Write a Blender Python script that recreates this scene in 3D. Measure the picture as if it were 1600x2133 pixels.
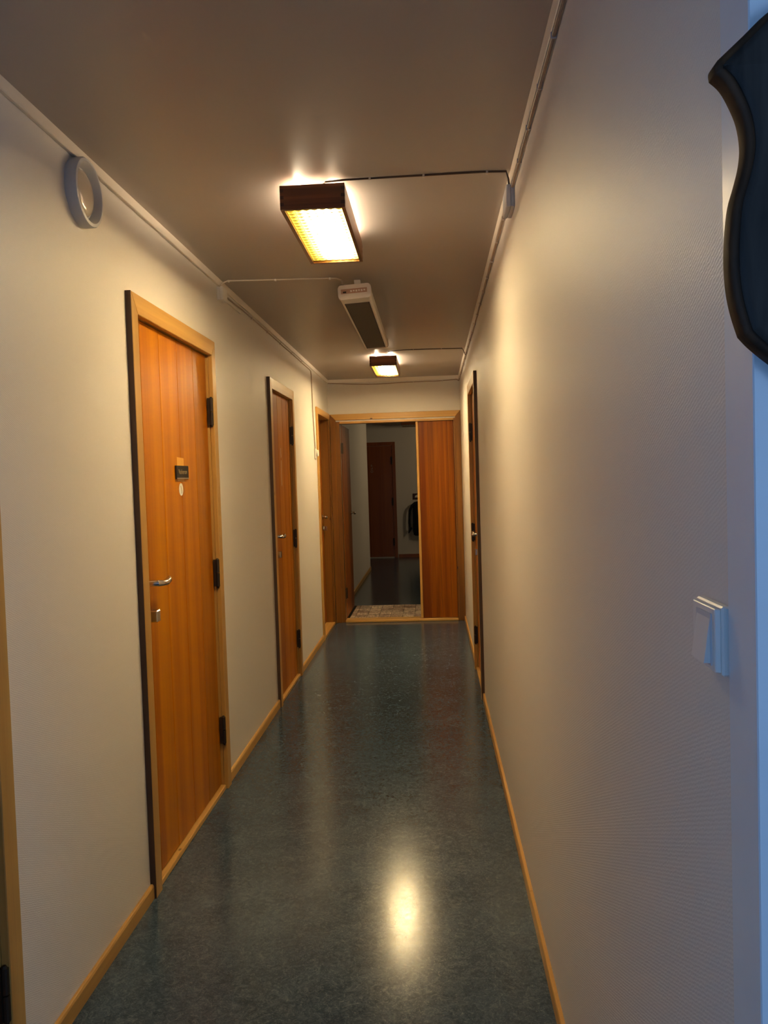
import bpy, bmesh, math, random
from mathutils import Vector, Matrix
random.seed(7)
for o in list(bpy.data.objects): bpy.data.objects.remove(o)
sc = bpy.context.scene
C = sc.collection

# ------------------------------------------------------------------ camera
A, B, H, YE = 1.0293, 0.2994, 2.4596, 8.2174      # left wall, right wall, ceiling, end wall
cam_d = bpy.data.cameras.new('camera'); cam = bpy.data.objects.new('camera', cam_d); C.objects.link(cam)
sc.camera = cam
pit, yaw, rol = 0.04056, 0.060215, -0.031182
F = Vector((-math.sin(yaw)*math.cos(pit), math.cos(yaw)*math.cos(pit), -math.sin(pit)))
R0 = Vector((math.cos(yaw), math.sin(yaw), 0)); U0 = R0.cross(F)
R1 = math.cos(rol)*R0 + math.sin(rol)*U0; U1 = -math.sin(rol)*R0 + math.cos(rol)*U0
m = Matrix((R1, U1, -F)).transposed().to_4x4(); m.translation = Vector((0, 0, 1.4496))
cam.matrix_world = m
cam_d.sensor_fit = 'HORIZONTAL'; cam_d.sensor_width = 36.0; cam_d.lens = 36.0*1700/1600
cam_d.clip_start = .05

# ------------------------------------------------------------------ world, lights, exposure
sc.view_settings.view_transform = 'Standard'; sc.view_settings.look = 'None'
sc.view_settings.gamma = 1; sc.view_settings.use_curve_mapping = False
sc.view_settings.exposure = 0.36
w = bpy.data.worlds.new('world'); sc.world = w; w.use_nodes = True
w.node_tree.nodes['Background'].inputs[0].default_value = (.25, .45, .9, 1)
w.node_tree.nodes['Background'].inputs[1].default_value = .15
def area(name, loc, rot, sx, sy, col, power):
    d = bpy.data.lights.new(name, 'AREA'); d.shape = 'RECTANGLE'; d.size = sx; d.size_y = sy
    d.color = col; d.energy = power
    o = bpy.data.objects.new(name, d); C.objects.link(o); o.location = loc; o.rotation_euler = rot
    return o
DAY = 12.5; LAMP = 178.0; TUBE = 120.0
area('daylight', (-A-.10, -.95, 1.5), (0, math.radians(-90), 0), 1.05, 1.05, (.15, .43, 1.0), DAY)      # through the window beside the camera
area('near_wall_fill', (1.98, -.95, 1.5), (0, math.radians(90), 0), 1.05, 1.05, (.36, .60, 1.0), 22.0)   # fill light added to brighten the near left wall, at the added window
area('hall_fill', (1.6, 12.6, 2.2), (0, math.radians(108), 0), .5, .3, (1.0, .76, .44), 10.0)   # weak fill added to brighten the hall beyond, no fixture of its own

# ------------------------------------------------------------------ materials
def mat(name):
    m = bpy.data.materials.new(name); m.use_nodes = True
    nt = m.node_tree; return m, nt, nt.nodes['Principled BSDF']
def L(nt, a, b): nt.links.new(a, b)
def node(nt, t, **k):
    n = nt.nodes.new(t)
    for a, v in k.items(): setattr(n, a, v)
    return n
def mixc(nt, fac, c1, c2, blend='MIX'):
    n = node(nt, 'ShaderNodeMix', data_type='RGBA', blend_type=blend)
    for s, v in ((n.inputs[0], fac), (n.inputs[6], c1), (n.inputs[7], c2)):
        if hasattr(v, 'is_linked') or hasattr(v, 'links'): L(nt, v, s)
        elif isinstance(v, (int, float)): s.default_value = v
        else: s.default_value = (*v, 1)
    return n.outputs[2]
def ramp(nt, inp, stops):
    n = node(nt, 'ShaderNodeValToRGB'); L(nt, inp, n.inputs[0]); e = n.color_ramp.elements
    while len(e) < len(stops): e.new(.5)
    for i, (p, c) in enumerate(stops):
        e[i].position = p; e[i].color = (*c, 1) if not isinstance(c, (int, float)) else (c, c, c, 1)
    return n.outputs[0]
def coords(nt, scale=(1, 1, 1), rnd=True):
    tc = node(nt, 'ShaderNodeTexCoord'); mp = node(nt, 'ShaderNodeMapping')
    L(nt, tc.outputs['Object'], mp.inputs[0]); mp.inputs['Scale'].default_value = scale
    if rnd:
        oi = node(nt, 'ShaderNodeObjectInfo'); mu = node(nt, 'ShaderNodeMath', operation='MULTIPLY')
        L(nt, oi.outputs['Random'], mu.inputs[0]); mu.inputs[1].default_value = 7.0
        cx = node(nt, 'ShaderNodeCombineXYZ')
        for i in range(3): L(nt, mu.outputs[0], cx.inputs[i])
        L(nt, cx.outputs[0], mp.inputs['Location'])
    return mp.outputs[0]
def noise(nt, vec, sc_, det=3, rough=.5, dist=0):
    n = node(nt, 'ShaderNodeTexNoise'); L(nt, vec, n.inputs['Vector'])
    n.inputs['Scale'].default_value = sc_; n.inputs['Detail'].default_value = det
    n.inputs['Roughness'].default_value = rough; n.inputs['Distortion'].default_value = dist
    return n.outputs['Fac']
def bump(nt, bs, h, strength, dist):
    n = node(nt, 'ShaderNodeBump'); n.inputs['Strength'].default_value = strength; n.inputs['Distance'].default_value = dist
    L(nt, h, n.inputs['Height']); L(nt, n.outputs[0], bs.inputs['Normal'])
def plain(name, col, rough=.5, metal=0, var=.06, coat=0):
    m, nt, b = mat(name)
    f = noise(nt, coords(nt), 9, 3)
    c = mixc(nt, f, tuple(x*(1-var) for x in col), tuple(min(1, x*(1+var)) for x in col))
    L(nt, c, b.inputs['Base Color']); b.inputs['Roughness'].default_value = rough
    b.inputs['Metallic'].default_value = metal; b.inputs['Coat Weight'].default_value = coat
    return m
def wood(name, light, dark, axis='z', rough=.38, knots=0, freq=1.0, coat=.0, cross=None, tone=.22, stripe=.75, spec=.5):
    """grain stretched along axis; each object has its own tone"""
    m, nt, b = mat(name)
    lo, hi = .35*freq, 14.0*freq
    s = [hi, hi, hi]; s['xyz'.index(axis)] = lo
    v = coords(nt, s)
    n1 = noise(nt, v, 1.6, 4, .55, .4)
    fine = [70, 70, 70]; fine['xyz'.index(axis)] = 1.2
    n2 = noise(nt, coords(nt, fine), 3.0, 2, .6)
    r = ramp(nt, n1, ((.32, 0.0), (.5, .55*stripe), (.68, 1.0*stripe)))
    c = mixc(nt, r, light, dark)
    c = mixc(nt, .22, c, mixc(nt, n2, tuple(x*.55 for x in dark), light))
    oi = node(nt, 'ShaderNodeObjectInfo'); rr = ramp(nt, oi.outputs['Random'], ((0, 1-tone), (1, 1.0)))
    c = mixc(nt, 1.0, c, rr, 'MULTIPLY')
    if knots:
        ks = [13.0, 13.0, 13.0]; ks['xyz'.index(axis)] = 6.5
        vo = node(nt, 'ShaderNodeTexVoronoi'); L(nt, coords(nt, ks), vo.inputs['Vector']); vo.inputs['Scale'].default_value = 1.0
        k = ramp(nt, vo.outputs['Distance'], ((.055, 1.0), (.12, 0.0)))
        sx = node(nt, 'ShaderNodeSeparateColor'); L(nt, vo.outputs['Color'], sx.inputs[0])
        sel = node(nt, 'ShaderNodeMath', operation='LESS_THAN'); L(nt, sx.outputs[0], sel.inputs[0]); sel.inputs[1].default_value = knots
        mu = node(nt, 'ShaderNodeMath', operation='MULTIPLY'); L(nt, k, mu.inputs[0]); L(nt, sel.outputs[0], mu.inputs[1])
        c = mixc(nt, mu.outputs[0], c, (.06, .02, .008))
    L(nt, c, b.inputs['Base Color']); b.inputs['Roughness'].default_value = rough
    b.inputs['Specular IOR Level'].default_value = spec
    b.inputs['Coat Weight'].default_value = coat; b.inputs['Coat Roughness'].default_value = .18
    bump(nt, b, n2, .15, .001)
    return m
def wall_mat(name, col):
    m, nt, b = mat(name)
    v1 = coords(nt, (1, 1, 1), False)
    # woven wallpaper: fine slanting ribs broken up by noise
    wv = node(nt, 'ShaderNodeTexWave', wave_type='BANDS', bands_direction='Z'); 
    mp = node(nt, 'ShaderNodeMapping'); L(nt, v1, mp.inputs[0]); mp.inputs['Rotation'].default_value = (math.radians(24), 0, 0)
    L(nt, mp.outputs[0], wv.inputs['Vector']); wv.inputs['Scale'].default_value = 62
    wv.inputs['Distortion'].default_value = 3.5; wv.inputs['Detail'].default_value = 2; wv.inputs['Detail Scale'].default_value = 2.2
    n = noise(nt, v1, 330, 3, .6)
    mx = node(nt, 'ShaderNodeMath', operation='MULTIPLY_ADD'); L(nt, wv.outputs['Fac'], mx.inputs[0]); mx.inputs[1].default_value = .55; L(nt, n, mx.inputs[2])
    big = noise(nt, v1, 1.3, 2)
    c = mixc(nt, big, tuple(x*.965 for x in col), col)
    c = mixc(nt, .10, c, mixc(nt, n, tuple(x*.6 for x in col), (1, 1, 1)))
    L(nt, c, b.inputs['Base Color']); b.inputs['Roughness'].default_value = .50
    b.inputs['Specular IOR Level'].default_value = .5
    bump(nt, b, mx.outputs[0], .36, .0008)
    return m
M = {}
M['wall'] = wall_mat('woven_wallpaper', (.77, .725, .665))
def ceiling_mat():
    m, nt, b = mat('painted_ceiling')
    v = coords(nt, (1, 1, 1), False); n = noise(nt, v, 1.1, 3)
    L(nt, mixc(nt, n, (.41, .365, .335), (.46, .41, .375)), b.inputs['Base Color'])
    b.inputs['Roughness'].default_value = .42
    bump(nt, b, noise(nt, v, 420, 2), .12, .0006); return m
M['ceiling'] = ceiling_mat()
M['white_trim'] = plain('white_painted_lath', (.78, .70, .60), .45)
M['white_side'] = plain('white_gloss_paint', (.72, .76, .80), .35)
def floor_mat():
    m, nt, b = mat('marbled_linoleum')
    v = coords(nt, (1, 1, 1), False)
    n1 = noise(nt, v, 3.2, 5, .6, 1.2); n2 = noise(nt, v, 24, 6, .70, 2.2); n3 = noise(nt, v, 60, 5, .7, 3.5)
    c = ramp(nt, n2, ((.38, (.008, .014, .022)), (.47, (.036, .056, .080)), (.54, (.060, .088, .120)), (.64, (.16, .20, .24))))
    c = mixc(nt, .42, c, ramp(nt, n3, ((.40, (.006, .012, .022)), (.51, (.046, .070, .098)), (.57, (.10, .135, .165)), (.64, (.34, .38, .40)))))
    c = mixc(nt, .35, c, ramp(nt, n1, ((.38, (.024, .042, .064)), (.62, (.062, .096, .134)))))
    sp = node(nt, 'ShaderNodeTexVoronoi'); L(nt, v, sp.inputs['Vector']); sp.inputs['Scale'].default_value = 16
    k = ramp(nt, sp.outputs['Distance'], ((.02, 1.0), (.035, 0.0)))
    sx = node(nt, 'ShaderNodeSeparateColor'); L(nt, sp.outputs['Color'], sx.inputs[0])
    sel = node(nt, 'ShaderNodeMath', operation='LESS_THAN'); L(nt, sx.outputs[1], sel.inputs[0]); sel.inputs[1].default_value = .04
    mu = node(nt, 'ShaderNodeMath', operation='MULTIPLY'); L(nt, k, mu.inputs[0]); L(nt, sel.outputs[0], mu.inputs[1])
    c = mixc(nt, mu.outputs[0], c, (.5, .5, .46))
    c = mixc(nt, 1.0, c, (.92, 1.0, 1.0), 'MULTIPLY')
    c = mixc(nt, .06, c, (.05, .12, .30))
    L(nt, c, b.inputs['Base Color'])
    L(nt, ramp(nt, n2, ((.3, .14), (.7, .22))), b.inputs['Roughness'])
    b.inputs['Specular IOR Level'].default_value = .36
    h = node(nt, 'ShaderNodeMath', operation='MULTIPLY_ADD'); L(nt, n2, h.inputs[0]); h.inputs[1].default_value = .35
    L(nt, noise(nt, v, 7, 2), h.inputs[2])
    bump(nt, b, h.outputs[0], .12, .002)
    return m
M['floor'] = floor_mat()
M['pine_z'] = wood('pine_trim_upright', (.74, .44, .12), (.50, .24, .05), 'z', .42, knots=.10, freq=.8, coat=.1)
M['pine_y'] = wood('pine_trim_along', (.74, .44, .12), (.50, .24, .05), 'y', .42, knots=.12, freq=.8, coat=.1)
M['pine_x'] = wood('pine_trim_across', (.74, .44, .12), (.50, .24, .05), 'x', .42, knots=.12, freq=.8, coat=.1)
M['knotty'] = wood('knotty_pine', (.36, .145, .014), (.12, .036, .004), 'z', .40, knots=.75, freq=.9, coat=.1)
M['door'] = wood('lacquered_door_veneer', (.66, .235, .0005), (.42, .108, .0003), 'z', .38, freq=.5, coat=.05, tone=.26, stripe=1.0, spec=.18)
M['door_strip'] = wood('striped_door_veneer', (.58, .175, .001), (.20, .038, .0005), 'z', .38, freq=.62, coat=.06, tone=.30, stripe=1.1, spec=.2)
M['dark_edge'] = plain('shaded_edge_brown', (.085, .042, .024), .6)  # shade of the frames' unlit edge put into the colour
M['door_edge'] = plain('door_core', (.30, .10, .015), .5)
M['door_dark'] = wood('dark_door_veneer', (.36, .10, .02), (.20, .045, .01), 'z', .34, freq=.55, coat=.2, tone=.1)
M['lamp_wood'] = wood('stained_lamp_wood_across', (.27, .090, .024), (.035, .010, .004), 'x', .35, freq=1.6, coat=.1)
M['lamp_wood_y'] = wood('stained_lamp_wood_along', (.24, .08, .022), (.09, .028, .008), 'y', .35, freq=1.6, coat=.1)
M['end_grain'] = plain('dark_end_grain', (.05, .02, .008), .6)
M['chrome'] = plain('brushed_steel', (.62, .60, .57), .2, 1.0)
M['hinge'] = plain('dark_bronze_hinge', (.05, .035, .025), .4, .6)
M['white_plastic'] = plain('white_plastic', (.80, .77, .72), .35)
M['grey_plastic'] = plain('cool_white_plastic', (.58, .59, .62), .4)
M['cable'] = plain('painted_cable', (.34, .25, .18), .5)
M['cable_white'] = plain('cream_cable', (.62, .54, .44), .5)
M['clip'] = plain('cable_clip_plastic', (.60, .52, .44), .5)
M['cable_dark'] = plain('dark_cable', (.07, .04, .025), .6)
M['black'] = plain('black_plastic', (.012, .010, .012), .6)
M['heater_panel'] = plain('dark_radiant_panel', (.075, .060, .050), .55)
M['label_print'] = plain('faded_pink_label', (.46, .30, .22), .6, var=.25)
M['silver'] = plain('pale_letter_enamel', (.50, .46, .38), .5)
M['sign'] = plain('black_sign_plate', (.010, .006, .004), .6)
M['gilt'] = plain('dull_gilt_lettering', (.26, .20, .11), .6)
M['sign_rim'] = plain('sign_rim', (.30, .22, .15), .4)
M['unfaded'] = wood('unfaded_veneer', (.85, .42, .05), (.78, .34, .04), 'z', .35)
M['sticker'] = plain('white_sticker', (.85, .84, .78), .5)
M['cloth'] = plain('black_cloth', (.010, .009, .012), .9)
M['rubber'] = plain('black_rubber', (.015, .015, .016), .8)
def plaque_mat(name, a, c_):
    m, nt, b = mat(name)
    n = noise(nt, coords(nt, (30, 30, 5)), 1.2, 4, .6, .6)
    L(nt, ramp(nt, n, ((.3, a), (.7, c_))), b.inputs['Base Color']); b.inputs['Roughness'].default_value = .6; b.inputs['Specular IOR Level'].default_value = .25
    bump(nt, b, n, .2, .002); return m
M['plaque'] = plaque_mat('blackened_wood', (.011, .009, .008), (.048, .040, .034))
M['plaque_edge'] = plaque_mat('worn_plaque_edge', (.020, .011, .006), (.10, .042, .014))
def mat_print():
    m, nt, b = mat('mosaic_printed_mat')
    v = coords(nt, (1, 1, 1), False)
    br = node(nt, 'ShaderNodeTexBrick', offset=0.0); L(nt, v, br.inputs['Vector'])
    br.inputs['Scale'].default_value = 1; br.inputs['Brick Width'].default_value = .125; br.inputs['Row Height'].default_value = .135
    br.inputs['Mortar Size'].default_value = .004; br.inputs['Color1'].default_value = (.90, .74, .58, 1); br.inputs['Color2'].default_value = (.30, .19, .15, 1)
    br.inputs['Mortar'].default_value = (.09, .06, .045, 1)
    vo = node(nt, 'ShaderNodeTexVoronoi', distance='CHEBYCHEV'); L(nt, v, vo.inputs['Vector']); vo.inputs['Scale'].default_value = 8
    hue = ramp(nt, vo.outputs['Color'], ((.15, (.20, .12, .10)), (.45, (.66, .48, .38)), (.8, (.92, .80, .64))))
    c = mixc(nt, .35, br.outputs['Color'], hue)
    rings = ramp(nt, noise(nt, v, 34, 3, .6, 2), ((.42, .45), (.56, 1.25)))
    c = mixc(nt, 1.0, c, rings, 'MULTIPLY')
    L(nt, c, b.inputs['Base Color']); b.inputs['Roughness'].default_value = .8; return m
M['mosaic'] = mat_print()
def emit(name, build):
    m = bpy.data.materials.new(name); m.use_nodes = True; nt = m.node_tree; nt.nodes.clear()
    out = node(nt, 'ShaderNodeOutputMaterial'); em = node(nt, 'ShaderNodeEmission'); L(nt, em.outputs[0], out.inputs[0])
    build(nt, em); return m
def diffuser_build(k):
    def f(nt, em):
        # the lit sheet: hottest under the tube, amber towards the left side, darker on the lines between the prisms
        v = coords(nt, (1, 1, 1), False); s = node(nt, 'ShaderNodeSeparateXYZ'); L(nt, v, s.inputs[0])
        def mth(op, a, b_=None):
            n = node(nt, 'ShaderNodeMath', operation=op)
            for i, x in enumerate((a, b_)):
                if x is None: continue
                if isinstance(x, (int, float)): n.inputs[i].default_value = x
                else: L(nt, x, n.inputs[i])
            return n.outputs[0]
        dx = mth('DIVIDE', mth('SUBTRACT', s.outputs[0], .022), .050)
        g = mth('EXPONENT', mth('MULTIPLY', mth('MULTIPLY', dx, dx), -1.0))
        ey = mth('DIVIDE', s.outputs[1], .33); ey2 = mth('MULTIPLY', ey, ey); ey4 = mth('MULTIPLY', ey2, ey2)
        g2 = mth('MULTIPLY', g, mth('SUBTRACT', 1.0, mth('MULTIPLY', ey4, .9)))
        geo = node(nt, 'ShaderNodeNewGeometry'); sn = node(nt, 'ShaderNodeSeparateXYZ'); L(nt, geo.outputs['True Normal'], sn.inputs[0])
        # facets tipped along the lamp are the dimmer ones
        facet = mth('ADD', .45, mth('MULTIPLY', mth('ABSOLUTE', sn.outputs[0]), 1.6))
        # small lens-shaped dim spots where four prisms meet along the lamp
        cu = mth('ABSOLUTE', mth('SUBTRACT', mth('FRACT', mth('DIVIDE', mth('ADD', s.outputs[0], 1.0+.0965-1.0), .02757)), .5))
        cv = mth('SUBTRACT', .5, mth('ABSOLUTE', mth('SUBTRACT', mth('FRACT', mth('ADD', mth('DIVIDE', s.outputs[1], .0337), 10.0)), .5)))
        bow = mth('LESS_THAN', mth('ADD', mth('MULTIPLY', cu, .42), cv), .185)
        line = mth('GREATER_THAN', cu, .478)
        dim = mth('MAXIMUM', bow, line)
        open_ = mth('SUBTRACT', 1.0, dim)
        st = mth('ADD', mth('MULTIPLY', mth('MULTIPLY', mth('ADD', 0.85, mth('MULTIPLY', g2, k)), facet), open_), mth('MULTIPLY', dim, mth('ADD', .42, mth('MULTIPLY', g2, .75))))
        L(nt, st, em.inputs[1])
        c = mixc(nt, g2, (1.0, .60, .06), (1.0, .82, .55)); L(nt, c, em.inputs[0])
    return f
M['diffuser'] = emit('lit_prism_sheet', diffuser_build(LAMP))
M['diffuser_far'] = emit('brighter_lit_prism_sheet', diffuser_build(LAMP*1.5))
def tube_build(nt, em): em.inputs[0].default_value = (1, .78, .52, 1); em.inputs[1].default_value = TUBE
M['tube'] = emit('lit_tube', tube_build)
M['diffuser_off'] = plain('unlit_prism_sheet', (.35, .26, .16), .4)

# ------------------------------------------------------------------ geometry helpers
class MB:
    def __init__(s): s.bm = bmesh.new()
    def box(s, x0, x1, y0, y1, z0, z1):
        x0, x1 = sorted((x0, x1)); y0, y1 = sorted((y0, y1)); z0, z1 = sorted((z0, z1))
        v = [s.bm.verts.new(p) for p in ((x0,y0,z0),(x1,y0,z0),(x1,y1,z0),(x0,y1,z0),(x0,y0,z1),(x1,y0,z1),(x1,y1,z1),(x0,y1,z1))]
        for f in ((0,3,2,1),(4,5,6,7),(0,1,5,4),(1,2,6,5),(2,3,7,6),(3,0,4,7)): s.bm.faces.new([v[i] for i in f])
        return s
    def prism(s, pts, d0, d1, axis='x'):
        """outline pts (two coordinates) swept along axis from d0 to d1"""
        def P(p, d): return {'x': (d, p[0], p[1]), 'y': (p[0], d, p[1]), 'z': (p[0], p[1], d)}[axis]
        a = [s.bm.verts.new(P(p, d0)) for p in pts]; b = [s.bm.verts.new(P(p, d1)) for p in pts]; n = len(pts)
        s.bm.faces.new(a); s.bm.faces.new(b[::-1])
        for i in range(n): s.bm.faces.new((a[i], b[i], b[(i+1) % n], a[(i+1) % n]))
        return s
    def tube(s, pts, r, n=10, caps=True):
        pts = [Vector(p) for p in pts]; rs = r if isinstance(r, (list, tuple)) else [r]*len(pts)
        t0 = (pts[1]-pts[0]).normalized(); up = Vector((0, 0, 1)) if abs(t0.z) < .9 else Vector((1, 0, 0))
        nrm = t0.cross(up).normalized(); rings = []
        for i, p in enumerate(pts):
            t = ((pts[min(i+1, len(pts)-1)]-pts[max(i-1, 0)])).normalized()
            nrm = (nrm - t*nrm.dot(t)).normalized(); bi = t.cross(nrm)
            rings.append([s.bm.verts.new(p + (nrm*math.cos(a)+bi*math.sin(a))*rs[i]) for a in [2*math.pi*k/n for k in range(n)]])
        for q, w_ in zip(rings, rings[1:]):
            for k in range(n): s.bm.faces.new((q[k], q[(k+1) % n], w_[(k+1) % n], w_[k]))
        if caps: s.bm.faces.new(rings[0][::-1]); s.bm.faces.new(rings[-1])
        return s
    def lathe(s, prof, c, axis='x', sgn=1, n=48):
        """prof: (radius, distance along axis)"""
        rings = []
        for r, d in prof:
            ring = []
            for k in range(n if r > 1e-6 else 1):
                a = 2*math.pi*k/n; u, v = r*math.cos(a), r*math.sin(a)
                p = {'x': (sgn*d, u, v), 'y': (u, sgn*d, v), 'z': (u, v, sgn*d)}[axis]
                ring.append(s.bm.verts.new((c[0]+p[0], c[1]+p[1], c[2]+p[2])))
            rings.append(ring)
        for q, w_ in zip(rings, rings[1:]):
            if len(q) == 1 and len(w_) == 1: continue
            for k in range(n):
                k2 = (k+1) % n
                if len(q) == 1: s.bm.faces.new((q[0], w_[k2], w_[k]))
                elif len(w_) == 1: s.bm.faces.new((q[k], q[k2], w_[0]))
                else: s.bm.faces.new((q[k], q[k2], w_[k2], w_[k]))
        return s
    def build(s, name, m, parent=None, bevel=0, smooth=False, seg=1, label=None):
        bmesh.ops.recalc_face_normals(s.bm, faces=s.bm.faces)
        off = org(parent)
        if parent is not None: bmesh.ops.translate(s.bm, verts=s.bm.verts, vec=-off)
        me = bpy.data.meshes.new(name); s.bm.to_mesh(me); s.bm.free()
        o = bpy.data.objects.new(name, me); C.objects.link(o); me.materials.append(m)
        if parent is not None: o.parent = parent
        if bevel:
            b = o.modifiers.new('bevel', 'BEVEL'); b.width = bevel; b.segments = seg; b.limit_method = 'ANGLE'; b.angle_limit = math.radians(40)
        if smooth:
            for p in me.polygons: p.use_smooth = True
            me.set_sharp_from_angle(angle=math.radians(40))
        if label: o['label'] = label
        return o
def org(o):
    if o is None: return Vector((0, 0, 0))
    v = Vector((0, 0, 0))
    while o is not None: v += o.location; o = o.parent
    return v
def tag(o, label, cat, group=None, kind=None):
    o['label'] = label; o['category'] = cat
    if group: o['group'] = group
    if kind: o['kind'] = kind
    return o
def thing(name, loc, label, cat, group=None, kind=None):
    o = bpy.data.objects.new(name, None); C.objects.link(o); o.location = loc; o.empty_display_size = .05
    return tag(o, label, cat, group, kind)
def struct(o, label, cat): return tag(o, label, cat, kind='structure')

# ------------------------------------------------------------------ setting: shell
YB, YF = -2.3, 14.93          # wall behind the camera, far wall
YC = 13.02                    # where the left wall stops in the hall beyond
XR = 1.9                      # right side of the near room and of the hall beyond
XL = -3.1
struct(MB().box(XL, XR+.1, YB-.1, YF+.1, -.1, 0).build('floor', M['floor']), 'glossy blue-grey marbled linoleum floor running down the corridor', 'floor')
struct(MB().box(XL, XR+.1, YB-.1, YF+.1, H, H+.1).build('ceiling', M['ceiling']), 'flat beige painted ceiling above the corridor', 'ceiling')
def wall_y(xa, xb, y0, y1, holes, win=None, zt=H):
    """wall running along y with openings (ya, yb, ztop)"""
    m_ = MB(); y = y0
    if win:
        ya, yb, za, zb = win
        m_.box(xa, xb, y, ya, 0, zt); m_.box(xa, xb, ya, yb, 0, za); m_.box(xa, xb, ya, yb, zb, zt); y = yb
    for ya, yb, zz in sorted(holes):
        m_.box(xa, xb, y, ya, 0, zt); m_.box(xa, xb, ya, yb, zz, zt); y = yb
    m_.box(xa, xb, y, y1, 0, zt); return m_
D1 = (2.76, 3.835); D2 = (5.15, 6.04); D3 = (7.305, 8.2); D0 = (.85, 1.85); DR = (5.25, 6.15)
HD = 2.12
hole = lambda d: (d[0]+.03, d[1]-.03, HD-.035)
struct(wall_y(-A-.12, -A, YB, YC, [hole(D0), hole(D1), hole(D2), hole(D3)], (-1.5, -.4, .95, 2.05)).build('wall_left', M['wall']), 'cream woven-paper wall on the left with the row of doors', 'wall')
struct(wall_y(B, B+.12, .772, YE+.12, [hole(DR)]).build('wall_right', M['wall']), 'long cream woven-paper wall on the right with one door', 'wall')
EX0, EX1, EZ = -.968, .252, 2.038
mb = MB(); mb.box(-A, B, YE, YE+.12, EZ, H); mb.box(-A, EX0, YE, YE+.12, 0, EZ); mb.box(EX1, B, YE, YE+.12, 0, EZ)
struct(mb.build('wall_end', M['wall']), 'short cream wall above the pine double doorway at the end', 'wall')
struct(MB().box(B+.12, XR, .772, .872, 0, H).build('wall_front', M['white_side']), 'wall face turned to the viewer at the right edge', 'wall')
struct(wall_y(XR, XR+.1, YB, .872, [], (-1.5, -.4, .95, 2.05)).build('wall_side', M['wall']), 'right wall of the room the view is taken from', 'wall')
struct(MB().box(-A-.12, XR+.1, YB-.1, YB, 0, H).build('wall_back', M['wall']), 'wall behind the viewer', 'wall')
wy0, wy1, wz0, wz1 = -1.5, -.4, .95, 2.05
win = thing('window_1', (-A, -.95, wz0), 'window in the left wall behind the viewer', 'window', kind='structure')
for a, b, c, d in ((wy0, wy1, wz0, wz0+.045), (wy0, wy1, wz1-.045, wz1), (wy0, wy0+.045, wz0+.045, wz1-.045), (wy1-.045, wy1, wz0+.045, wz1-.045)):
    MB().box(-A-.06, -A+.012, a, b, c, d).build('window_frame', M['white_side'], win, .003)
win = thing('fill_window', (XR, -.95, wz0), 'unseen window added for the fill light, in the right wall behind the viewer', 'window', kind='structure')  # unseen opening added to hold the near fill light
for a, b, c, d in ((wy0, wy1, wz0, wz0+.045), (wy0, wy1, wz1-.045, wz1), (wy0, wy0+.045, wz0+.045, wz1-.045), (wy1-.045, wy1, wz0+.045, wz1-.045)):
    MB().box(XR-.012, XR+.06, a, b, c, d).build('window_frame', M['white_side'], win, .003)
# hall beyond the doorway
struct(MB().box(XL, XR, YF, YF+.1, 0, H).build('wall_far', M['wall']), 'dim far wall seen through the doorway', 'wall')
struct(MB().box(XR, XR+.1, YE, YF, 0, H).build('wall_hall_right', M['wall']), 'right wall of the hall beyond the doorway', 'wall')
struct(MB().box(B+.12, XR, YE+.02, YE+.12, 0, H).build('wall_hall_near', M['wall']), 'near wall of the hall beyond the doorway', 'wall')
struct(MB().box(XL, -A-.12, YC-.1, YC, 0, H).build('wall_hall_left', M['wall']), 'wall turning left beyond the hall corner', 'wall')
struct(MB().box(XL-.1, XL, YC, YF, 0, H).build('wall_hall_side', M['wall']), 'end wall of the side passage beyond the corner', 'wall')

# corner lining at the right foreground
tr5 = struct(MB().prism([(B-.0045, .840), (B-.0045, .768), (B+.13, .768), (B+.13, .7715), (B-.0005, .7715), (B-.0005, .840)], 0, H-.002, 'z').build('trim_5', M['white_side'], bevel=.0012), 'white corner lining at the right edge beside the light switch', 'trim')
for zz, xx in ((.922, B+.001), (.915, B+.0003)):
    MB().lathe([(0, 0), (.0016, 0), (.0016, .0004), (0, .0004)], (xx, .768, zz), 'y', -1, 10).build('nail_hole', M['black'], tr5)
# laths under the ceiling
ct = .013
struct(MB().box(-A, -A+ct, YB, YE, H-.036, H).build('trim_1', M['white_trim'], bevel=.002), 'pale lath between ceiling and left wall', 'trim')
struct(MB().box(B-ct, B, .842, YE, H-.046, H).build('trim_2', M['white_trim'], bevel=.002), 'pale lath between ceiling and right wall', 'trim')
struct(MB().box(-A+ct, B-ct, YE-ct, YE, H-.036, H).build('trim_3', M['white_trim'], bevel=.002), 'pale lath above the end wall', 'trim')
struct(MB().box(-A, XR, YF-ct, YF, H-.036, H).build('trim_4', M['white_trim'], bevel=.002), 'pale lath above the far wall', 'trim')
# baseboards
def base_left(y0, y1, lab):
    struct(MB().prism([(-A, 0), (-A+.013, 0), (-A+.013, .045), (-A+.009, .052), (-A, .052)], y0, y1, 'y').build('baseboard_left', M['pine_y'], bevel=.0012), lab, 'baseboard')
base_left(D0[1], D1[0], 'pine baseboard on the left wall before the sign door')
base_left(D1[1], D2[0], 'pine baseboard on the left wall between the first two doors')
base_left(D2[1], D3[0], 'short pine baseboard on the left wall before the recessed door')
base_left(YE+.14, YC, 'pine baseboard on the left wall of the hall beyond')
def base_right(y0, y1, lab):
    struct(MB().prism([(B, 0), (B-.013, 0), (B-.013, .040), (B-.011, .046), (B, .046)], y0, y1, 'y').build('baseboard_right', M['pine_y'], bevel=.001), lab, 'baseboard')
base_right(.842, 2.72, 'nearest length of pine baseboard along the right wall')
base_right(2.722, DR[0], 'pine baseboard on the right wall leading up to its door')
base_right(DR[1], YE, 'short pine baseboard on the right wall beyond its door')
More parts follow.
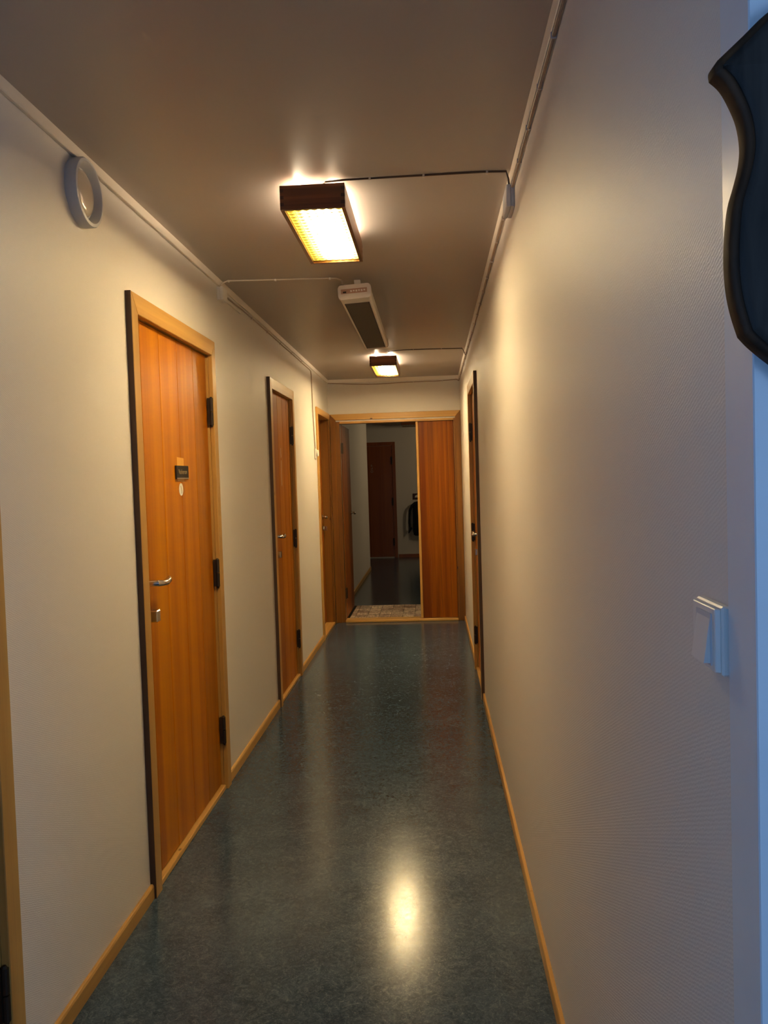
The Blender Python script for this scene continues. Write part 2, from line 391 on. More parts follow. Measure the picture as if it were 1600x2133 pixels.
struct(MB().box(-.65, XR, YF-.013, YF, 0, .06).build('baseboard_far', M['door_dark'], bevel=.001), 'dark baseboard along the far wall', 'baseboard')

# ------------------------------------------------------------------ doors
def lever(parent, X, yh, zh, dirn=1, length=.125, proj=.05):
    """rose, neck and curved lever; dirn = way it points along y"""
    p = lambda d, y, z: (X(d), y, z)
    h = MB(); h.lathe([(.0, 0), (.024, 0), (.025, .004), (.021, .008), (0, .009)], p(0, yh, zh), 'x', 1 if X(1) > X(0) else -1, 24)
    pts = [p(.006, yh, zh), p(.030, yh, zh), p(.044, yh+dirn*.004, zh), p(proj, yh+dirn*.016, zh-.001), p(proj, yh+dirn*.05, zh-.005),
           p(proj, yh+dirn*.08, zh-.006), p(proj, yh+dirn*length*.86, zh-.001), p(proj-.004, yh+dirn*length, zh+.007)]
    h.tube(pts, [.011, .011, .012, .0115, .011, .0125, .012, .007], 12)
    return h.build('handle', M['chrome'], parent, smooth=True)
def lock(parent, X, yh, zh):
    sg = 1 if X(1) > X(0) else -1
    l = MB(); l.lathe([(0, 0), (.024, 0), (.023, .014), (.019, .018), (0, .018)], (X(0), yh, zh), 'x', sg, 24)
    l.box(X(.016), X(.044), yh-.012, yh+.024, zh-.021, zh+.021)
    return l.build('lock', M['chrome'], parent, .003, smooth=False)
def hinge(parent, X, yy, zc, hh=.125, name='hinge'):
    g = MB()
    x = X(.010)
    g.tube([(x, yy, zc-hh/2), (x, yy, zc-.002)], .0095, 12); g.tube([(x, yy, zc+.002), (x, yy, zc+hh/2)], .0095, 12)
    g.tube([(x, yy, zc-hh/2-.010), (x, yy, zc-hh/2)], [.004, .0075], 10); g.tube([(x, yy, zc+hh/2), (x, yy, zc+hh/2+.006)], [.0075, .004], 10)
    g.box(X(-.006), X(.006), yy-.012, yy+.012, zc-hh/2, zc+hh/2)
    return g.build(name, M['hinge'], parent)
def corridor_door(name, s, xw, y0, y1, seams, zh, label, veneer='door', recess=.010, hinges=(1.788, 1.033, .285), hand_near=True, fittings=True, trim='pine_z', headmat='pine_y', aw=.060):
    X0 = lambda d: xw + s*d
    root = thing(name, (xw, (y0+y1)/2, 0), label, 'door', kind='structure')
    ah = .070; zt = HD; T = .021
    MB().prism([(y0, 0), (y0+aw, 0), (y0+aw, zt-ah), (y0, zt)], X0(0), X0(T)).build('architrave', M[trim], root, .002)
    MB().prism([(y1, 0), (y1-aw, 0), (y1-aw, zt-ah), (y1, zt)], X0(0), X0(T)).build('architrave', M[trim], root, .002)
    MB().prism([(y0, zt), (y1, zt), (y1-aw, zt-ah), (y0+aw, zt-ah)], X0(0), X0(T)).build('architrave', M[headmat], root, .002)
    MB().box(X0(0), X0(T-.001), y0-.0025, y0-.0002, 0, zt).build('edge_shade', M['dark_edge'], root, label='dark strip for the shade on the outer edge of the frame')  # thin dark strip added as shade on the frame's unlit near side
    jy0, jy1, jz = y0+.030, y1-.030, zt-.035
    j = MB(); j.box(X0(-.12), X0(-.0005), jy0, jy0+.033, 0, jz); j.box(X0(-.12), X0(-.0005), jy1-.033, jy1, 0, jz); j.box(X0(-.12), X0(-.0005), jy0+.033, jy1-.033, jz-.034, jz)
    j.build('jamb', M[trim], root)
    ly0, ly1, lz0, lz1 = jy0+.036, jy1-.036, .026, jz-.037
    leaf = MB().box(X0(-recess-.042), X0(-recess-.005), ly0, ly1, lz0, lz1).build('door_leaf', M['door_edge'], root)
    ss = [ly0]+[q for q in seams if ly0+.02 < q < ly1-.02]+[ly1]
    for a, b in zip(ss, ss[1:]):
        MB().box(X0(-recess-.005), X0(-recess), a+.0021, b-.0021, lz0, lz1).build('plank', M[veneer], leaf, .0012)
    MB().box(X0(-.10), X0(.010), jy0+.033, jy1-.033, 0, .022).build('threshold', M['pine_y'], root, .003)
    Xl = lambda d: X0(-recess+d)
    hn = ly0+.038 if hand_near else ly1-.038
    lever(root, Xl, hn, zh, 1 if hand_near else -1)
    lock(root, Xl, hn-.004, zh-.118)
    for zc in hinges: hinge(root, X0, (jy1-.035) if hand_near else (jy0+.035), zc)
    return root, leaf
d1, leaf1 = corridor_door('door_1', 1, -A, *D1, [2.907, 3.115, 3.336, 3.56], 1.100, 'nearest whole orange wooden door on the left, with black name plate and white round sticker')
# name plate, pale patch, sticker
xl = -A-.010
MB().prism([(3.285, 1.565), (3.375, 1.562), (3.375, 1.462), (3.285, 1.466)], xl, xl+.0006).build('unfaded_patch', M['unfaded'], d1, label='lighter patch of wood behind the name plate')
pl = MB().box(xl+.0006, xl+.008, 3.252, 3.415, 1.474, 1.530).build('name_plate', M['sign'], d1, .0015, label='black name plate with pale lettering')
MB().box(xl+.008, xl+.0090, 3.254, 3.413, 1.475, 1.480).build('plate_rim', M['sign_rim'], pl)
def text_mesh(txt, size, parent, m_, loc, xdir, ydir, name='lettering', depth=.0006):
    cu = bpy.data.curves.new(name, 'FONT'); cu.body = txt; cu.size = size; cu.extrude = depth; cu.align_x = 'CENTER'; cu.align_y = 'CENTER'
    t = bpy.data.objects.new(name, cu); C.objects.link(t); dg = bpy.context.evaluated_depsgraph_get()
    me = bpy.data.meshes.new_from_object(t.evaluated_get(dg)); bpy.data.objects.remove(t); bpy.data.curves.remove(cu)
    xd, yd = Vector(xdir), Vector(ydir); zd = xd.cross(yd)
    mt = Matrix((xd, yd, zd)).transposed().to_4x4(); mt.translation = Vector(loc)-org(parent)
    me.transform(mt); o = bpy.data.objects.new(name, me); C.objects.link(o); me.materials.clear(); me.materials.append(m_); o.parent = parent
    return o
text_mesh('Vaskerom', .0285, pl, M['gilt'], (xl+.0085, 3.333, 1.504), (0, 1, 0), (0, 0, 1))
st = MB().lathe([(.0, .0), (.026, 0), (.026, .0012), (0, .0012)], (xl, 3.325, 1.432), 'x', 1, 32).build('round_sticker', M['sticker'], d1, label='round white sticker')
MB().prism([(3.318, 1.447), (3.3215, 1.447), (3.334, 1.425), (3.331, 1.415), (3.326, 1.414), (3.328, 1.424)], xl+.0012, xl+.0016).build('sticker_mark', M['sign_rim'], st)
d2, leaf2 = corridor_door('door_2', 1, -A, *D2, [5.35, 5.52, 5.70, 5.86], 1.095, 'second orange wooden door on the left wall, with pale vertical glue marks')
# glue marks on the second door
for z0, z1 in ((1.615, 1.685), (1.42, 1.60)):
    MB().prism([(5.597, z0), (5.606, z0+.01), (5.603, (z0+z1)/2), (5.605, z1), (5.597, z1-.004), (5.595, (z0+z1)/2)], xl, xl+.0008).build('glue_mark', M['sticker'], d2, label='pale vertical glue mark')
d0, _ = corridor_door('door_0', 1, -A, *D0, [1.1, 1.3, 1.5, 1.7], 1.10, 'door frame cut off at the left edge of the picture')
dr, _ = corridor_door('door_4', -1, B, *DR, [5.45, 5.62, 5.80, 5.96], 1.07, 'only orange wooden door on the right wall', hinges=(1.775, 1.035, .265))
# recessed door in the left corner
def recessed_door():
    y0, y1 = D3; root = thing('door_3', (-A, (y0+y1)/2, 0), 'third door on the left, deep knotty pine frame in the far corner', 'door', kind='structure')
    zt = HD-.004; aw = .055; T = .016
    MB().prism([(y0, 0), (y0+aw, 0), (y0+aw, zt-.06), (y0, zt)], -A, -A+T).build('architrave', M['pine_z'], root, .002)
    MB().prism([(y1, 0), (y1-aw, 0), (y1-aw, zt-.06), (y1, zt)], -A, -A+T).build('architrave', M['knotty'], root, .002)
    MB().prism([(y0, zt), (y1, zt), (y1-aw, zt-.06), (y0+aw, zt-.06)], -A, -A+T).build('architrave', M['pine_y'], root, .002)
    jy0, jy1, jz = y0+.030, y1-.030, HD-.035
    for a, b in ((jy0, jy0+.03), (jy1-.03, jy1)): MB().box(-A-.12, -A-.0005, a, b, 0, jz).build('jamb', M['knotty'], root)
    MB().box(-A-.12, -A-.0005, jy0+.03, jy1-.03, jz-.03, jz).build('jamb', M['pine_y'], root)
    ly0, ly1 = jy0+.033, jy1-.033
    leaf = MB().box(-A-.115, -A-.078, ly0, ly1, .026, jz-.033).build('door_leaf', M['door_edge'], root)
    n = 4
    for i in range(n):
        a = ly0+(ly1-ly0)*i/n; b = ly0+(ly1-ly0)*(i+1)/n
        MB().box(-A-.078, -A-.074, a+.001, b-.001, .026, jz-.033).build('plank', M['door_strip'], leaf, .001)
    MB().box(-A-.11, -A+.012, jy0+.03, jy1-.03, 0, .022).build('threshold', M['pine_y'], root, .002)
    Xl = lambda d: -A-.074+d
    lever(root, Xl, ly1-.07, 1.09, -1, .11); lock(root, Xl, ly1-.07, .975)
recessed_door()

# double doorway in the end wall
def end_door():
    root = thing('door_5', ((EX0+EX1)/2, YE, 0), 'pine double doorway at the end, left leaf swung open and right leaf shut', 'door', kind='structure')
    T = .018; y0, y1 = YE-T, YE; zt = 2.112
    ox0, ox1 = -A+.0165, B-.002; ix0, ix1 = -.955, .243; iz = 2.052
    MB().prism([(ox0, 0), (ix0, 0), (ix0, iz), (ox0, zt)], y0, y1, 'y').build('architrave', M['knotty'], root, .002)
    MB().prism([(ox1, 0), (ix1, 0), (ix1, iz), (ox1, zt)], y0, y1, 'y').build('architrave', M['knotty'], root, .002)
    MB().prism([(ox0, zt), (ox1, zt), (ix1, iz), (ix0, iz)], y0, y1, 'y').build('architrave', M['pine_x'], root, .002)
    jx0, jx1 = EX0, EX1; jd = YE+.125
    MB().box(jx0, -.918, YE+.002, jd, 0, EZ).build('jamb', M['knotty'], root, .001)
    MB().box(jx1, .226, YE+.002, jd, 0, EZ).build('jamb', M['knotty'], root, .001)
    MB().box(-.918, .226, YE+.002, jd, EZ-.020, EZ).build('jamb', M['pine_x'], root, .001)
    MB().box(-.918, .226, YE-.012, jd, 0, .026).build('threshold', M['pine_x'], root, .004)
    # shut leaf
    lx0, lx1 = -.148, .224
    leaf = MB().box(lx0, lx1, YE+.030, YE+.066, .030, EZ-.022).build('door_leaf', M['door_edge'], root, label='shut right-hand leaf')
    xs = [lx0+.022, -.035, .065, .165, lx1]
    for a, b in zip(xs, xs[1:]): MB().box(a+.0012, b-.0012, YE+.025, YE+.030, .030, EZ-.022).build('plank', M['door_strip'], leaf, .001)
    MB().box(lx0-.004, lx0+.0205, YE+.014, YE+.030, .030, EZ-.022).build('astragal', M['pine_z'], leaf, .003)
    # open leaf, swung into the hall
    lf = MB().box(-.955, -.918, jd+.006, jd+.77, .030, EZ-.022).build('door_leaf', M['door_edge'], root, label='left-hand leaf standing open')
    n = 4
    for i in range(n):
        a = jd+.006+.764*i/n; b = jd+.006+.764*(i+1)/n
        MB().box(-.918, -.914, a+.001, b-.001, .030, EZ-.022).build('plank', M['door_strip'], lf, .001)
    lever(root, lambda d: -.914+d, jd+.70, 1.085, -1, .115)
    for zc in (1.775, .285):
        g = MB(); g.box(-.918, -.912, jd-.045, jd-.004, zc-.055, zc+.055); g.tube([(-.910, jd-.002, zc-.055), (-.910, jd-.002, zc+.055)], .008, 10)
        g.build('hinge', M['hinge'], root, .002)
end_door()

# dark door on the far wall
def far_door():
    x1, x0 = -.664, -1.62
    root = thing('door_6', ((x0+x1)/2, YF, 0), 'dark brown door on the dim far wall with small pale letters', 'door', kind='structure')
    T = .018; aw = .062; zt = 2.12
    MB().prism([(x1, 0), (x1-aw, 0), (x1-aw, zt-.065), (x1, zt)], YF-T, YF, 'y').build('architrave', M['door_dark'], root, .002)
    MB().prism([(x0, 0), (x0+aw, 0), (x0+aw, zt-.065), (x0, zt)], YF-T, YF, 'y').build('architrave', M['door_dark'], root, .002)
    MB().prism([(x0, zt), (x1, zt), (x1-aw, zt-.065), (x0+aw, zt-.065)], YF-T, YF, 'y').build('architrave', M['door_dark'], root, .002)
    lf = MB().box(x0+aw+.003, x1-aw-.003, YF-.006, YF-.0005, .02, zt-.068).build('door_leaf', M['door_edge'], root)
    for i in range(4):
        w_ = (x1-x0-2*aw-.006)/4; a = x0+aw+.003+w_*i
        MB().box(a+.001, a+w_-.001, YF-.010, YF-.006, .02, zt-.068).build('plank', M['door_dark'], lf)
    for zc in (1.78, 1.03, .29):
        MB().tube([(x1-aw-.004, YF-.024, zc-.07), (x1-aw-.004, YF-.024, zc+.07)], .012, 10).build('hinge', M['black'], root)
    # small pale characters one above the other
    g = MB(); 
    pts = [(-1.098+.020*math.cos(t), YF-.012, 1.590+.020*math.sin(t)) for t in [2*math.pi*k/14 for k in range(15)]]
    g.tube(pts, .0035, 6, False)
    g.box(-1.118, -1.085, YF-.0125, YF-.0102, 1.632, 1.639); g.box(-1.092, -1.085, YF-.0125, YF-.0102, 1.632, 1.665)
    g.box(-1.118, -1.085, YF-.0125, YF-.0102, 1.690, 1.697); g.box(-1.108, -1.101, YF-.0125, YF-.0102, 1.680, 1.72)
    g.build('lettering', M['silver'], root, label='small pale characters')
far_door()

# ------------------------------------------------------------------ ceiling lamps
def lamp(cx, cy, w_, l_, label, lit='diffuser'):
    zt, zb = H-.018, 2.362; t = .013
    root = thing('ceiling_lamp', (cx, cy, zb), label, 'ceiling lamp', 'wooden box lamps on the ceiling')
    x0, x1, y0, y1 = cx-w_/2, cx+w_/2, cy-l_/2, cy+l_/2
    hs = (zt-zb)/7
    for ya, yb in ((y0, y0+t), (y1-t, y1)):
        out = []                                       # end board with its comb of fingers
        for i in range(7):
            xx = x1-t if i % 2 else x1
            out += [(xx, zb+i*hs), (xx, zb+(i+1)*hs)]
        for i in range(6, -1, -1):
            xx = x0+t if i % 2 else x0
            out += [(xx, zb+(i+1)*hs), (xx, zb+i*hs)]
        MB().prism(out, ya, yb, 'y').build('end_board', M['lamp_wood'], root)
    for xa, xb in ((x0, x0+t), (x1-t, x1)):
        b = MB().box(xa, xb, y0+t, y1-t, zb, zt).build('side_board', M['lamp_wood_y'], root)
        for i in (1, 3, 5):
            for ya, yb in ((y0-.0004, y0+t), (y1-t, y1+.0004)):
                MB().box(xa, xb, ya, yb, zb+i*hs, zb+(i+1)*hs).build('joint_finger', M['end_grain'], b)
    # mounting blocks to the ceiling
    MB().box(cx-.02, cx+.02, y0+t+.12, y0+t+.16, zt-.03, H).build('mounting_block', M['lamp_wood'], root)
    MB().box(cx-.02, cx+.02, y1-t-.16, y1-t-.12, zt-.03, H).build('mounting_block', M['lamp_wood'], root)
    # prism sheet
    nx, ny = 7, max(6, int(l_/.034)); ax0, ax1, ay0, ay1 = x0+t, x1-t, y0+t, y1-t; zs = zb+.011; hp = .005
    d = MB(); bm = d.bm
    g = [[bm.verts.new((ax0+(ax1-ax0)*i/nx, ay0+(ay1-ay0)*j/ny, zs)) for j in range(ny+1)] for i in range(nx+1)]
    for i in range(nx):
        for j in range(ny):
            c = bm.verts.new((ax0+(ax1-ax0)*(i+.5)/nx, ay0+(ay1-ay0)*(j+.5)/ny, zs-hp))
            q = [g[i][j], g[i+1][j], g[i+1][j+1], g[i][j+1]]
            for k in range(4): bm.faces.new((q[k], q[(k+1) % 4], c))
    o = d.build('prism_sheet', M[lit] if lit else M['diffuser_off'], root, label='glowing prismatic sheet' if lit else 'unlit prismatic sheet')
    bk = MB().box(ax0, ax1, ay0, ay1, zs+.0015, zs+.003).build('sheet_back', M['white_plastic'], root)
    tb = MB().tube([(cx+.055, cy-l_*.36, H-.0150), (cx+.055, cy+l_*.36, H-.0150)], .010, 12)
    tb.build('tube', M['tube'] if lit else M['white_plastic'], root)
    if lit:
        MB().tube([(cx-.058, y0+.05, H-.0140), (cx-.058, y0+.34, H-.0140)], .008, 12).build('bulb', M['tube'], root)
    return root
L1 = lamp(-.374, 3.105, .219, .70, 'lit wooden box lamp on the ceiling nearest the viewer, in front of the heater')
L2 = lamp(-.369, 6.98, .219, .72, 'lit wooden box lamp beyond the heater near the end wall', 'diffuser_far')
L3 = lamp(-.345, 14.35, .33, .60, 'unlit wooden box lamp seen through the doorway at its top', False)

# ------------------------------------------------------------------ radiant heater
def heater():
    cx, y0, y1 = -.352, 4.0, 5.57; hw = .078; hz = .033
    root = thing('ceiling_heater', (cx, (y0+y1)/2, 2.366), 'long white radiant heater with dark underside hanging between the two lamps', 'heater')
    def sect(r=.016, n=5, w=hw, h=hz):
        pts = []
        for sx, sz, a0 in ((1, 1, 0), (-1, 1, 90), (-1, -1, 180), (1, -1, 270)):
            for k in range(n+1):
                a = math.radians(a0+90*k/n); pts.append((cx+sx*(w-r)+r*math.cos(a), 2.366+sz*(h-r)+r*math.sin(a)))
        return pts
    MB().prism(sect(), y0+.03, y1-.03, 'y').build('casing', M['white_plastic'], root)
    for a, b in ((y0, y0+.032), (y1-.032, y1)): MB().prism(sect(.020, 5, hw+.004, hz+.003), a, b, 'y').build('end_cap', M['white_plastic'], root, .004, seg=2)
    MB().box(cx-.058, cx+.058, y0+.11, y1-.06, 2.3315, 2.334).build('radiant_panel', M['heater_panel'], root)
    r = MB(); 
    for xa, xb in ((cx-.062, cx-.058), (cx+.058, cx+.062)): r.box(xa, xb, y0+.11, y1-.06, 2.3305, 2.334)
    r.build('panel_edge', M['black'], root)
    lb = MB().box(cx-.066, cx+.062, y0-.0015, y0, 2.358, 2.380).build('rating_label', M['label_print'], root, label='faded pinkish label with small print')
    MB().box(cx-.056, cx-.040, y0-.0022, y0-.0015, 2.361, 2.369).build('label_mark', M['black'], lb)
    g = MB()
    for i in range(6): g.box(cx-.02+.013*i, cx-.012+.013*i, y0-.0020, y0-.0015, 2.364+.002*(i % 2), 2.373)
    g.build('label_print', M['sticker'], lb)
    MB().box(cx-.010, cx+.022, y0+.16, y0+.20, 2.40, H).build('bracket', M['white_plastic'], root)
    MB().box(cx-.010, cx+.022, y1-.20, y1-.16, 2.40, H).build('bracket', M['white_plastic'], root)
    MB().lathe([(0, 0), (.010, 0), (.010, .012), (0, .012)], (cx-.060, y0+.03, 2.397), 'z', 1, 12).build('cable_gland', M['black'], root)
    root.rotation_euler = (0, math.radians(-3), 0)
    return root
heater()

# ------------------------------------------------------------------ wall fittings
v = thing('air_vent', (-A, 2.420, 2.330), 'round white ventilation valve high on the left wall', 'vent')
MB().lathe([(.070, 0), (.099, 0), (.100, .004), (.100, .030), (.097, .034), (.088, .035), (.084, .031), (.074, .010), (.070, .0085), (.070, 0)], (-A, 2.42, 2.33), 'x', 1, 64).build('outer_ring', M['grey_plastic'], v, smooth=True)
MB().lathe([(0, .026), (.03, .0255), (.052, .023), (.064, .018), (.068, .012), (.066, .009), (.02, .002), (.0, .0)], (-A, 2.42, 2.33), 'x', 1, 64).build('valve_disc', plain('glossy_cream_valve', (.70, .62, .52), .12), v, smooth=True)

def jbox(x, s, y, z, lab, ly=.085, hz=.034, d=.032, pm='grey_plastic'):
    r = thing('junction_box', (x, y, z), lab, 'junction box')
    MB().box(x, x+s*d*.45, y-ly/2, y+ly/2, z-hz, z+hz).build('box_base', M[pm], r, .002)
    MB().box(x+s*d*.45, x+s*d, y-ly/2-.001, y+ly/2+.001, z-hz-.001, z+hz+.001).build('box_lid', M[pm], r, .004, seg=2)
jbox(-A+.0, 1, 4.035, 2.386, 'white junction box under the left ceiling lath', .085, .032, pm='white_plastic')
jbox(B, -1, 2.83, 2.375, 'grey-white junction box under the right ceiling lath', .13, .036, .028)

th = thing('thermostat', (-A, 7.19, 1.69), 'small cream thermostat on the left wall beside the recessed door', 'thermostat')
MB().box(-A, -A+.014, 7.15, 7.225, 1.645, 1.735).build('housing', M['white_plastic'], th, .003)
MB().lathe([(0, 0), (.030, 0), (.029, .014), (.024, .018), (0, .018)], (-A+.014, 7.188, 1.695), 'x', 1, 24).build('dial', M['white_plastic'], th, smooth=True)

sw = thing('light_switch', (B, .893, 1.273), 'white rocker light switch on the right wall at the foreground corner', 'light switch')
MB().box(B-.010, B, .8420, .922, 1.237, 1.309).build('switch_base', M['white_plastic'], sw, .002)
MB().prism([(B-.010, .8445), (B-.0155, .848), (B-.0155, .917), (B-.010, .920)], 1.240, 1.306, 'z').build('switch_plate', M['white_plastic'], sw, .001)
MB().prism([(.901, 1.246), (.856, 1.246), (.856, 1.300), (.901, 1.300)], B-.0155, B-.017).build('rocker_well', M['grey_plastic'], sw)
rk = MB(); bm = rk.bm
vs = [bm.verts.new(p) for p in ((B-.016, .858, 1.248), (B-.016, .899, 1.248), (B-.016, .899, 1.298), (B-.016, .858, 1.298), (B-.0235, .858, 1.248), (B-.0235, .899, 1.248), (B-.0165, .899, 1.298), (B-.0165, .858, 1.298))]
for f in ((0,1,2,3), (4,7,6,5), (0,4,5,1), (1,5,6,2), (2,6,7,3), (3,7,4,0)): bm.faces.new([vs[i] for i in f])
rk.build('rocker', M['white_plastic'], sw, .001)

# ------------------------------------------------------------------ cables
def sag(p, q, n, amp, axis=2, seed=0):
    rnd = random.Random(seed); P, Q = Vector(p), Vector(q); out = []
    for i in range(n+1):
        t = i/n; r = P.lerp(Q, t)
        if 0 < i < n: r[axis] += rnd.uniform(-amp, amp)
        out.append(r)
    return out
def cable(pts, r, m_, lab, clips, clipsize=.008, clipmat='clip'):
    root = thing('cable', pts[0], lab, 'cable')
    MB().tube(pts, r, 8).build('sheath', M[m_], root, smooth=True)
    for c in clips:
        MB().box(c[0]-clipsize*c[3], c[0]+clipsize*c[3], c[1]-clipsize*c[4], c[1]+clipsize*c[4], c[2]-clipsize*.9, c[2]+clipsize*.9).build('cable_clip', M[clipmat], root, .001)
    return root
zr = H-.046
cy_ = [.9+.236*i for i in range(8)]
cable(sag((B-.007, .88, zr-.008), (B-.007, 2.77, zr-.010), 16, .0012, 2, 1), .0048, 'cable', 'clipped cable under the right ceiling lath, near the viewer',
      [(B-.007, y, zr-.008, .9, .35) for y in cy_])
cable(sag((B-.007, 2.894, zr-.010), (B-.007, YE-.03, zr-.010), 46, .002, 2, 2), .0048, 'cable', 'clipped cable along the right wall from junction box to end wall',
      [(B-.007, 3.1+.30*i, zr-.010, .9, .35) for i in range(17)])
cable(sag((B-.006, YE-.03, zr-.012), (B-.006, YE-.014, 2.412), 2, 0)[:1] + [Vector((B-.03, YE-.018, 2.416))] + sag((.16, YE-.0175, 2.411), (-.60, YE-.0175, 2.401), 8, .003, 2, 3) + [Vector((-.80, YE-.0175, 2.410)), Vector((-A+.006, YE-.0175, 2.425))],
      .0045, 'cable', 'drooping cable fixed along the top of the end wall', [(x, YE-.0175, 2.407, .6, .9) for x in (-.6, -.16, .13)], .006)
cable([Vector((B-.016, 2.775, 2.400)), Vector((B-.019, 2.770, 2.430)), Vector((B-.026, 2.766, H-.006)), Vector((.20, 2.765, H-.004)), Vector((-.05, 2.767, H-.004)), Vector((-.26, 2.77, H-.004)), Vector((-.33, 2.775, H-.006)), Vector((-.345, 2.80, H-.010))],
      .0035, 'cable_dark', 'thin dark cable across the ceiling to the nearest lamp', [(.21, 2.765, H-.006, .6, .8), (0, 2.766, H-.006, .6, .8), (-.18, 2.768, H-.006, .6, .8)], .006)
cable([Vector((B-.010, 6.52, 2.408)), Vector((B-.020, 6.51, 2.43)), Vector((B-.035, 6.48, H-.005)), Vector((.05, 6.465, H-.004)), Vector((-.2, 6.455, H-.004)), Vector((-.32, 6.50, H-.004)), Vector((-.345, 6.66, H-.007))],
      .0035, 'cable_dark', 'thin dark cable across the ceiling to the second lamp', [(.1, 6.467, H-.006, .6, .8), (-.12, 6.46, H-.006, .6, .8)], .006)
cable([Vector((-A+.018, 4.0, 2.418)), Vector((-A+.022, 4.02, 2.44)), Vector((-A+.045, 4.04, H-.005)), Vector((-.80, 4.06, H-.004)), Vector((-.50, 4.085, H-.004)), Vector((-.45, 4.09, H-.005)), Vector((-.428, 4.12, H-.007)), Vector((-.420, 4.09, H-.02)), Vector((-.415, 4.05, 2.412))],
      .0038, 'cable_white', 'cream cable across the ceiling from left junction box to heater', [(-.98, 4.045, H-.006, .7, .8), (-.75, 4.064, H-.006, .7, .8), (-.48, 4.085, H-.006, .7, .8)], .006, 'white_plastic')
cable([Vector((-A+.006, 4.08, 2.400))] + sag((-A+.006, 4.5, 2.410), (-A+.006, 7.0, 2.406), 14, .0015, 2, 5) + [Vector((-A+.006, 7.06, 2.400)), Vector((-A+.006, 7.085, 2.37)), Vector((-A+.006, 7.10, 2.1)), Vector((-A+.006, 7.16, 1.80)), Vector((-A+.006, 7.18, 1.734))],
      .0042, 'cable', 'cable under the left ceiling lath that drops to the thermostat', [(-A+.006, y, 2.409, .8, .4) for y in (4.75, 5.2, 5.65, 6.1, 6.55)])
duct = MB().box(-A+.0005, -A+.011, 4.09, 4.46, 2.376, 2.392).build('cable_duct', M['white_plastic'], bevel=.002)
tag(duct, 'short white plastic cable duct running from the left junction box', 'cable duct')

# ------------------------------------------------------------------ plaque at the right edge
def plaque():
    xc = .362
    runs = [[(xc, 1.868), (.345, 1.866), (.325, 1.859), (.304, 1.847), (.284, 1.829), (.262, 1.8095)],
            [(.262, 1.8095), (.2585, 1.804), (.2590, 1.797)],
            [(.2590, 1.797), (.268, 1.788), (.276, 1.773), (.282, 1.757), (.2848, 1.738), (.2835, 1.721), (.279, 1.703), (.2735, 1.684), (.2705, 1.659), (.2695, 1.634), (.271, 1.609), (.275, 1.588), (.281, 1.568)],
            [(.281, 1.568), (.289, 1.559), (.300, 1.549), (.318, 1.534), (.338, 1.515), (.352, 1.500), (xc, 1.492)]]
    left = []
    for run in runs:                                   # rounded runs meeting at the corners of the shield
        P = [run[0]]+run+[run[-1]]
        for i in range(1, len(P)-2):
            for k in range(4):
                t = k/4; q = [Vector(P[i+d]) for d in (-1, 0, 1, 2)]
                v = .5*((2*q[1])+(q[2]-q[0])*t+(2*q[0]-5*q[1]+4*q[2]-q[3])*t*t+(3*q[1]-q[0]-3*q[2]+q[3])*t**3)
                left.append(v)
    left.append(Vector((xc, 1.492)))
    N = len(left)
    def inset(d):
        out = []
        for i, b in enumerate(left):
            if i in (0, N-1): out.append(Vector((xc, b.y+(-d if i == 0 else d)))); continue
            t = (left[min(i+2, N-1)]-left[max(i-2, 0)]).normalized(); nn = Vector((-t.y, t.x))
            p = b+nn*d; out.append(Vector((min(p.x, xc), p.y)))
        for i in range(1, N): out[i].y = min(out[i].y, out[i-1].y-1e-5)
        return out
    root = thing('wall_plaque', (xc, .768, 1.68), 'dark wooden shield-shaped plaque cut off at the upper right edge', 'plaque')
    def shell(rings, name, m_):
        mb = MB(); bm = mb.bm; R = []
        for d, y in rings:
            l = inset(d)
            R.append([bm.verts.new((p.x, y, p.y)) for p in l]+[bm.verts.new((2*xc-p.x, y, p.y)) for p in l[-2:0:-1]])
        n = len(R[0])
        for q, w_ in zip(R, R[1:]):
            for k in range(n): bm.faces.new((q[k], q[(k+1) % n], w_[(k+1) % n], w_[k]))
        for ring in (R[0], R[-1]):
            for i in range(N-1):
                a, b = ring[i], ring[i+1]; c, d_ = ring[(n-i-1) % n], ring[(n-i) % n]
                f = []
                for v in (a, b, c, d_):
                    if v not in f: f.append(v)
                if len(f) > 2: bm.faces.new(f)
        mb.build(name, m_, root, smooth=True)
    shell([(0, .7675), (0, .7535), (.0012, .7510), (.0040, .7490), (.0068, .7482)], 'moulded_board', M['plaque_edge'])
    shell([(.0069, .7484), (.0069, .7464), (.0095, .7438), (.0130, .7430)], 'face_panel', M['plaque'])
plaque()

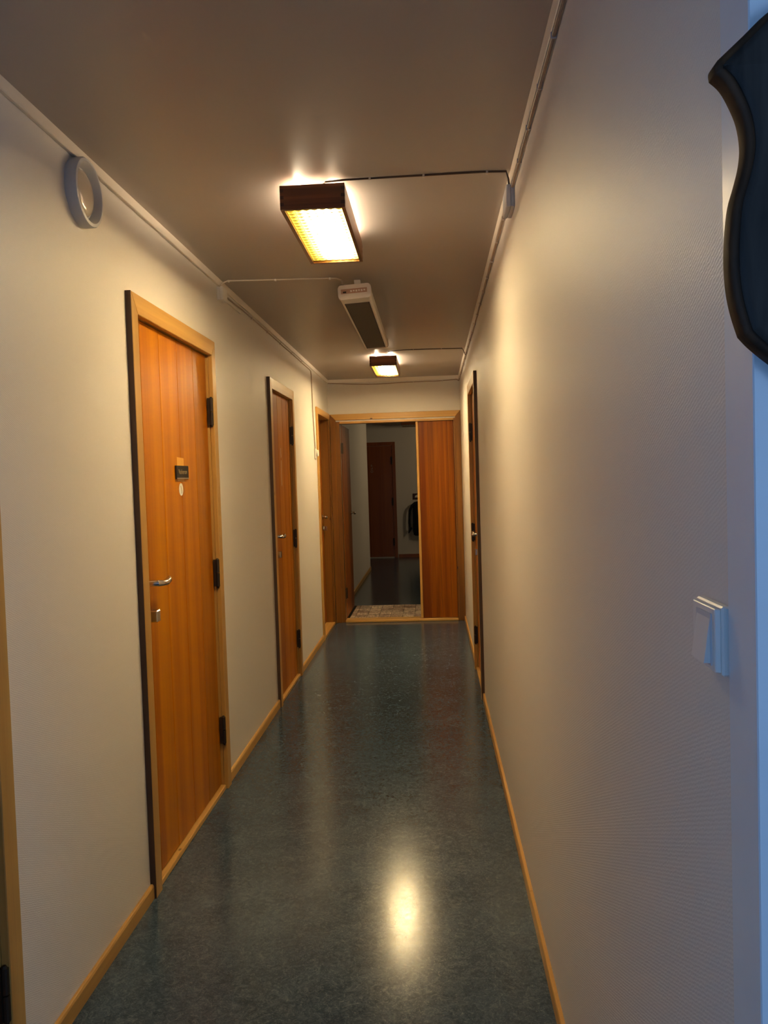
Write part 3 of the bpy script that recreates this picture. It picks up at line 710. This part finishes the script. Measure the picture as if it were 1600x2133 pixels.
# ------------------------------------------------------------------ hall beyond: mat, coat, sign
mt = thing('door_mat', (-.1, 8.88, 0), 'brown mosaic-print door mat just behind the end doorway', 'door mat')
MB().box(-.945, .80, YE+.14, 9.27, 0, .007).build('rubber_base', M['rubber'], mt, .003)
MB().box(-.900, .76, YE+.165, 9.245, .007, .011).build('printed_face', M['mosaic'], mt, .002)
sg_ = thing('wall_sign', (-.30, YF, 1.11), 'small dark framed picture on the far wall above the hanging coat', 'picture')
MB().box(-.365, -.19, YF-.012, YF, 1.055, 1.165).build('board', plain('dark_red_board', (.05, .015, .02), .5), sg_, .002)
MB().prism([(-.277+.05*math.cos(math.radians(a)), 1.093+.05*math.sin(math.radians(a))) for a in range(0, 181, 15)], YF-.013, YF-.012, 'y').build('pale_motif', M['sticker'], sg_)
def coat():
    root = thing('hanging_coat', (-.27, YF-.09, 1.0), 'black coat hanging on the far wall with one sleeve drooping left', 'coat')
    b = MB(); bm = b.bm; R = []
    prof = [(1.03, .03, .02), (1.01, .07, .035), (.97, .115, .05), (.88, .125, .06), (.75, .13, .062), (.62, .135, .065), (.50, .14, .066), (.42, .13, .062), (.40, .10, .05)]
    for z, rx, ry in prof:
        R.append([bm.verts.new((-.24+rx*(1+.07*math.sin(5*a+z*4))*math.cos(a), YF-.085+ry*(1+.10*math.sin(7*a+z*6))*math.sin(a), z)) for a in [2*math.pi*k/36 for k in range(36)]])
    for q, w_ in zip(R, R[1:]):
        for k in range(36): bm.faces.new((q[k], q[(k+1) % 36], w_[(k+1) % 36], w_[k]))
    bm.faces.new(R[0]); bm.faces.new(R[-1])
    b.build('coat_body', M['cloth'], root, smooth=True)
    MB().tube([(-.27, YF-.09, 1.005), (-.33, YF-.10, .99), (-.385, YF-.11, .94), (-.42, YF-.11, .86), (-.43, YF-.11, .75), (-.435, YF-.11, .64), (-.43, YF-.11, .56)],
              [.022, .026, .024, .022, .020, .020, .018], 12).build('sleeve', M['cloth'], root, smooth=True)
    MB().tube([(-.43, YF-.11, .565), (-.415, YF-.11, .535), (-.43, YF-.11, .50), (-.455, YF-.11, .45)], [.018, .030, .020, .008], 10).build('cuff', M['cloth'], root, smooth=True)
    MB().tube([(-.24, YF, 1.055), (-.24, YF-.05, 1.05), (-.24, YF-.085, 1.035), (-.24, YF-.09, 1.02)], .006, 8).build('hook', M['hinge'], root)
coat()
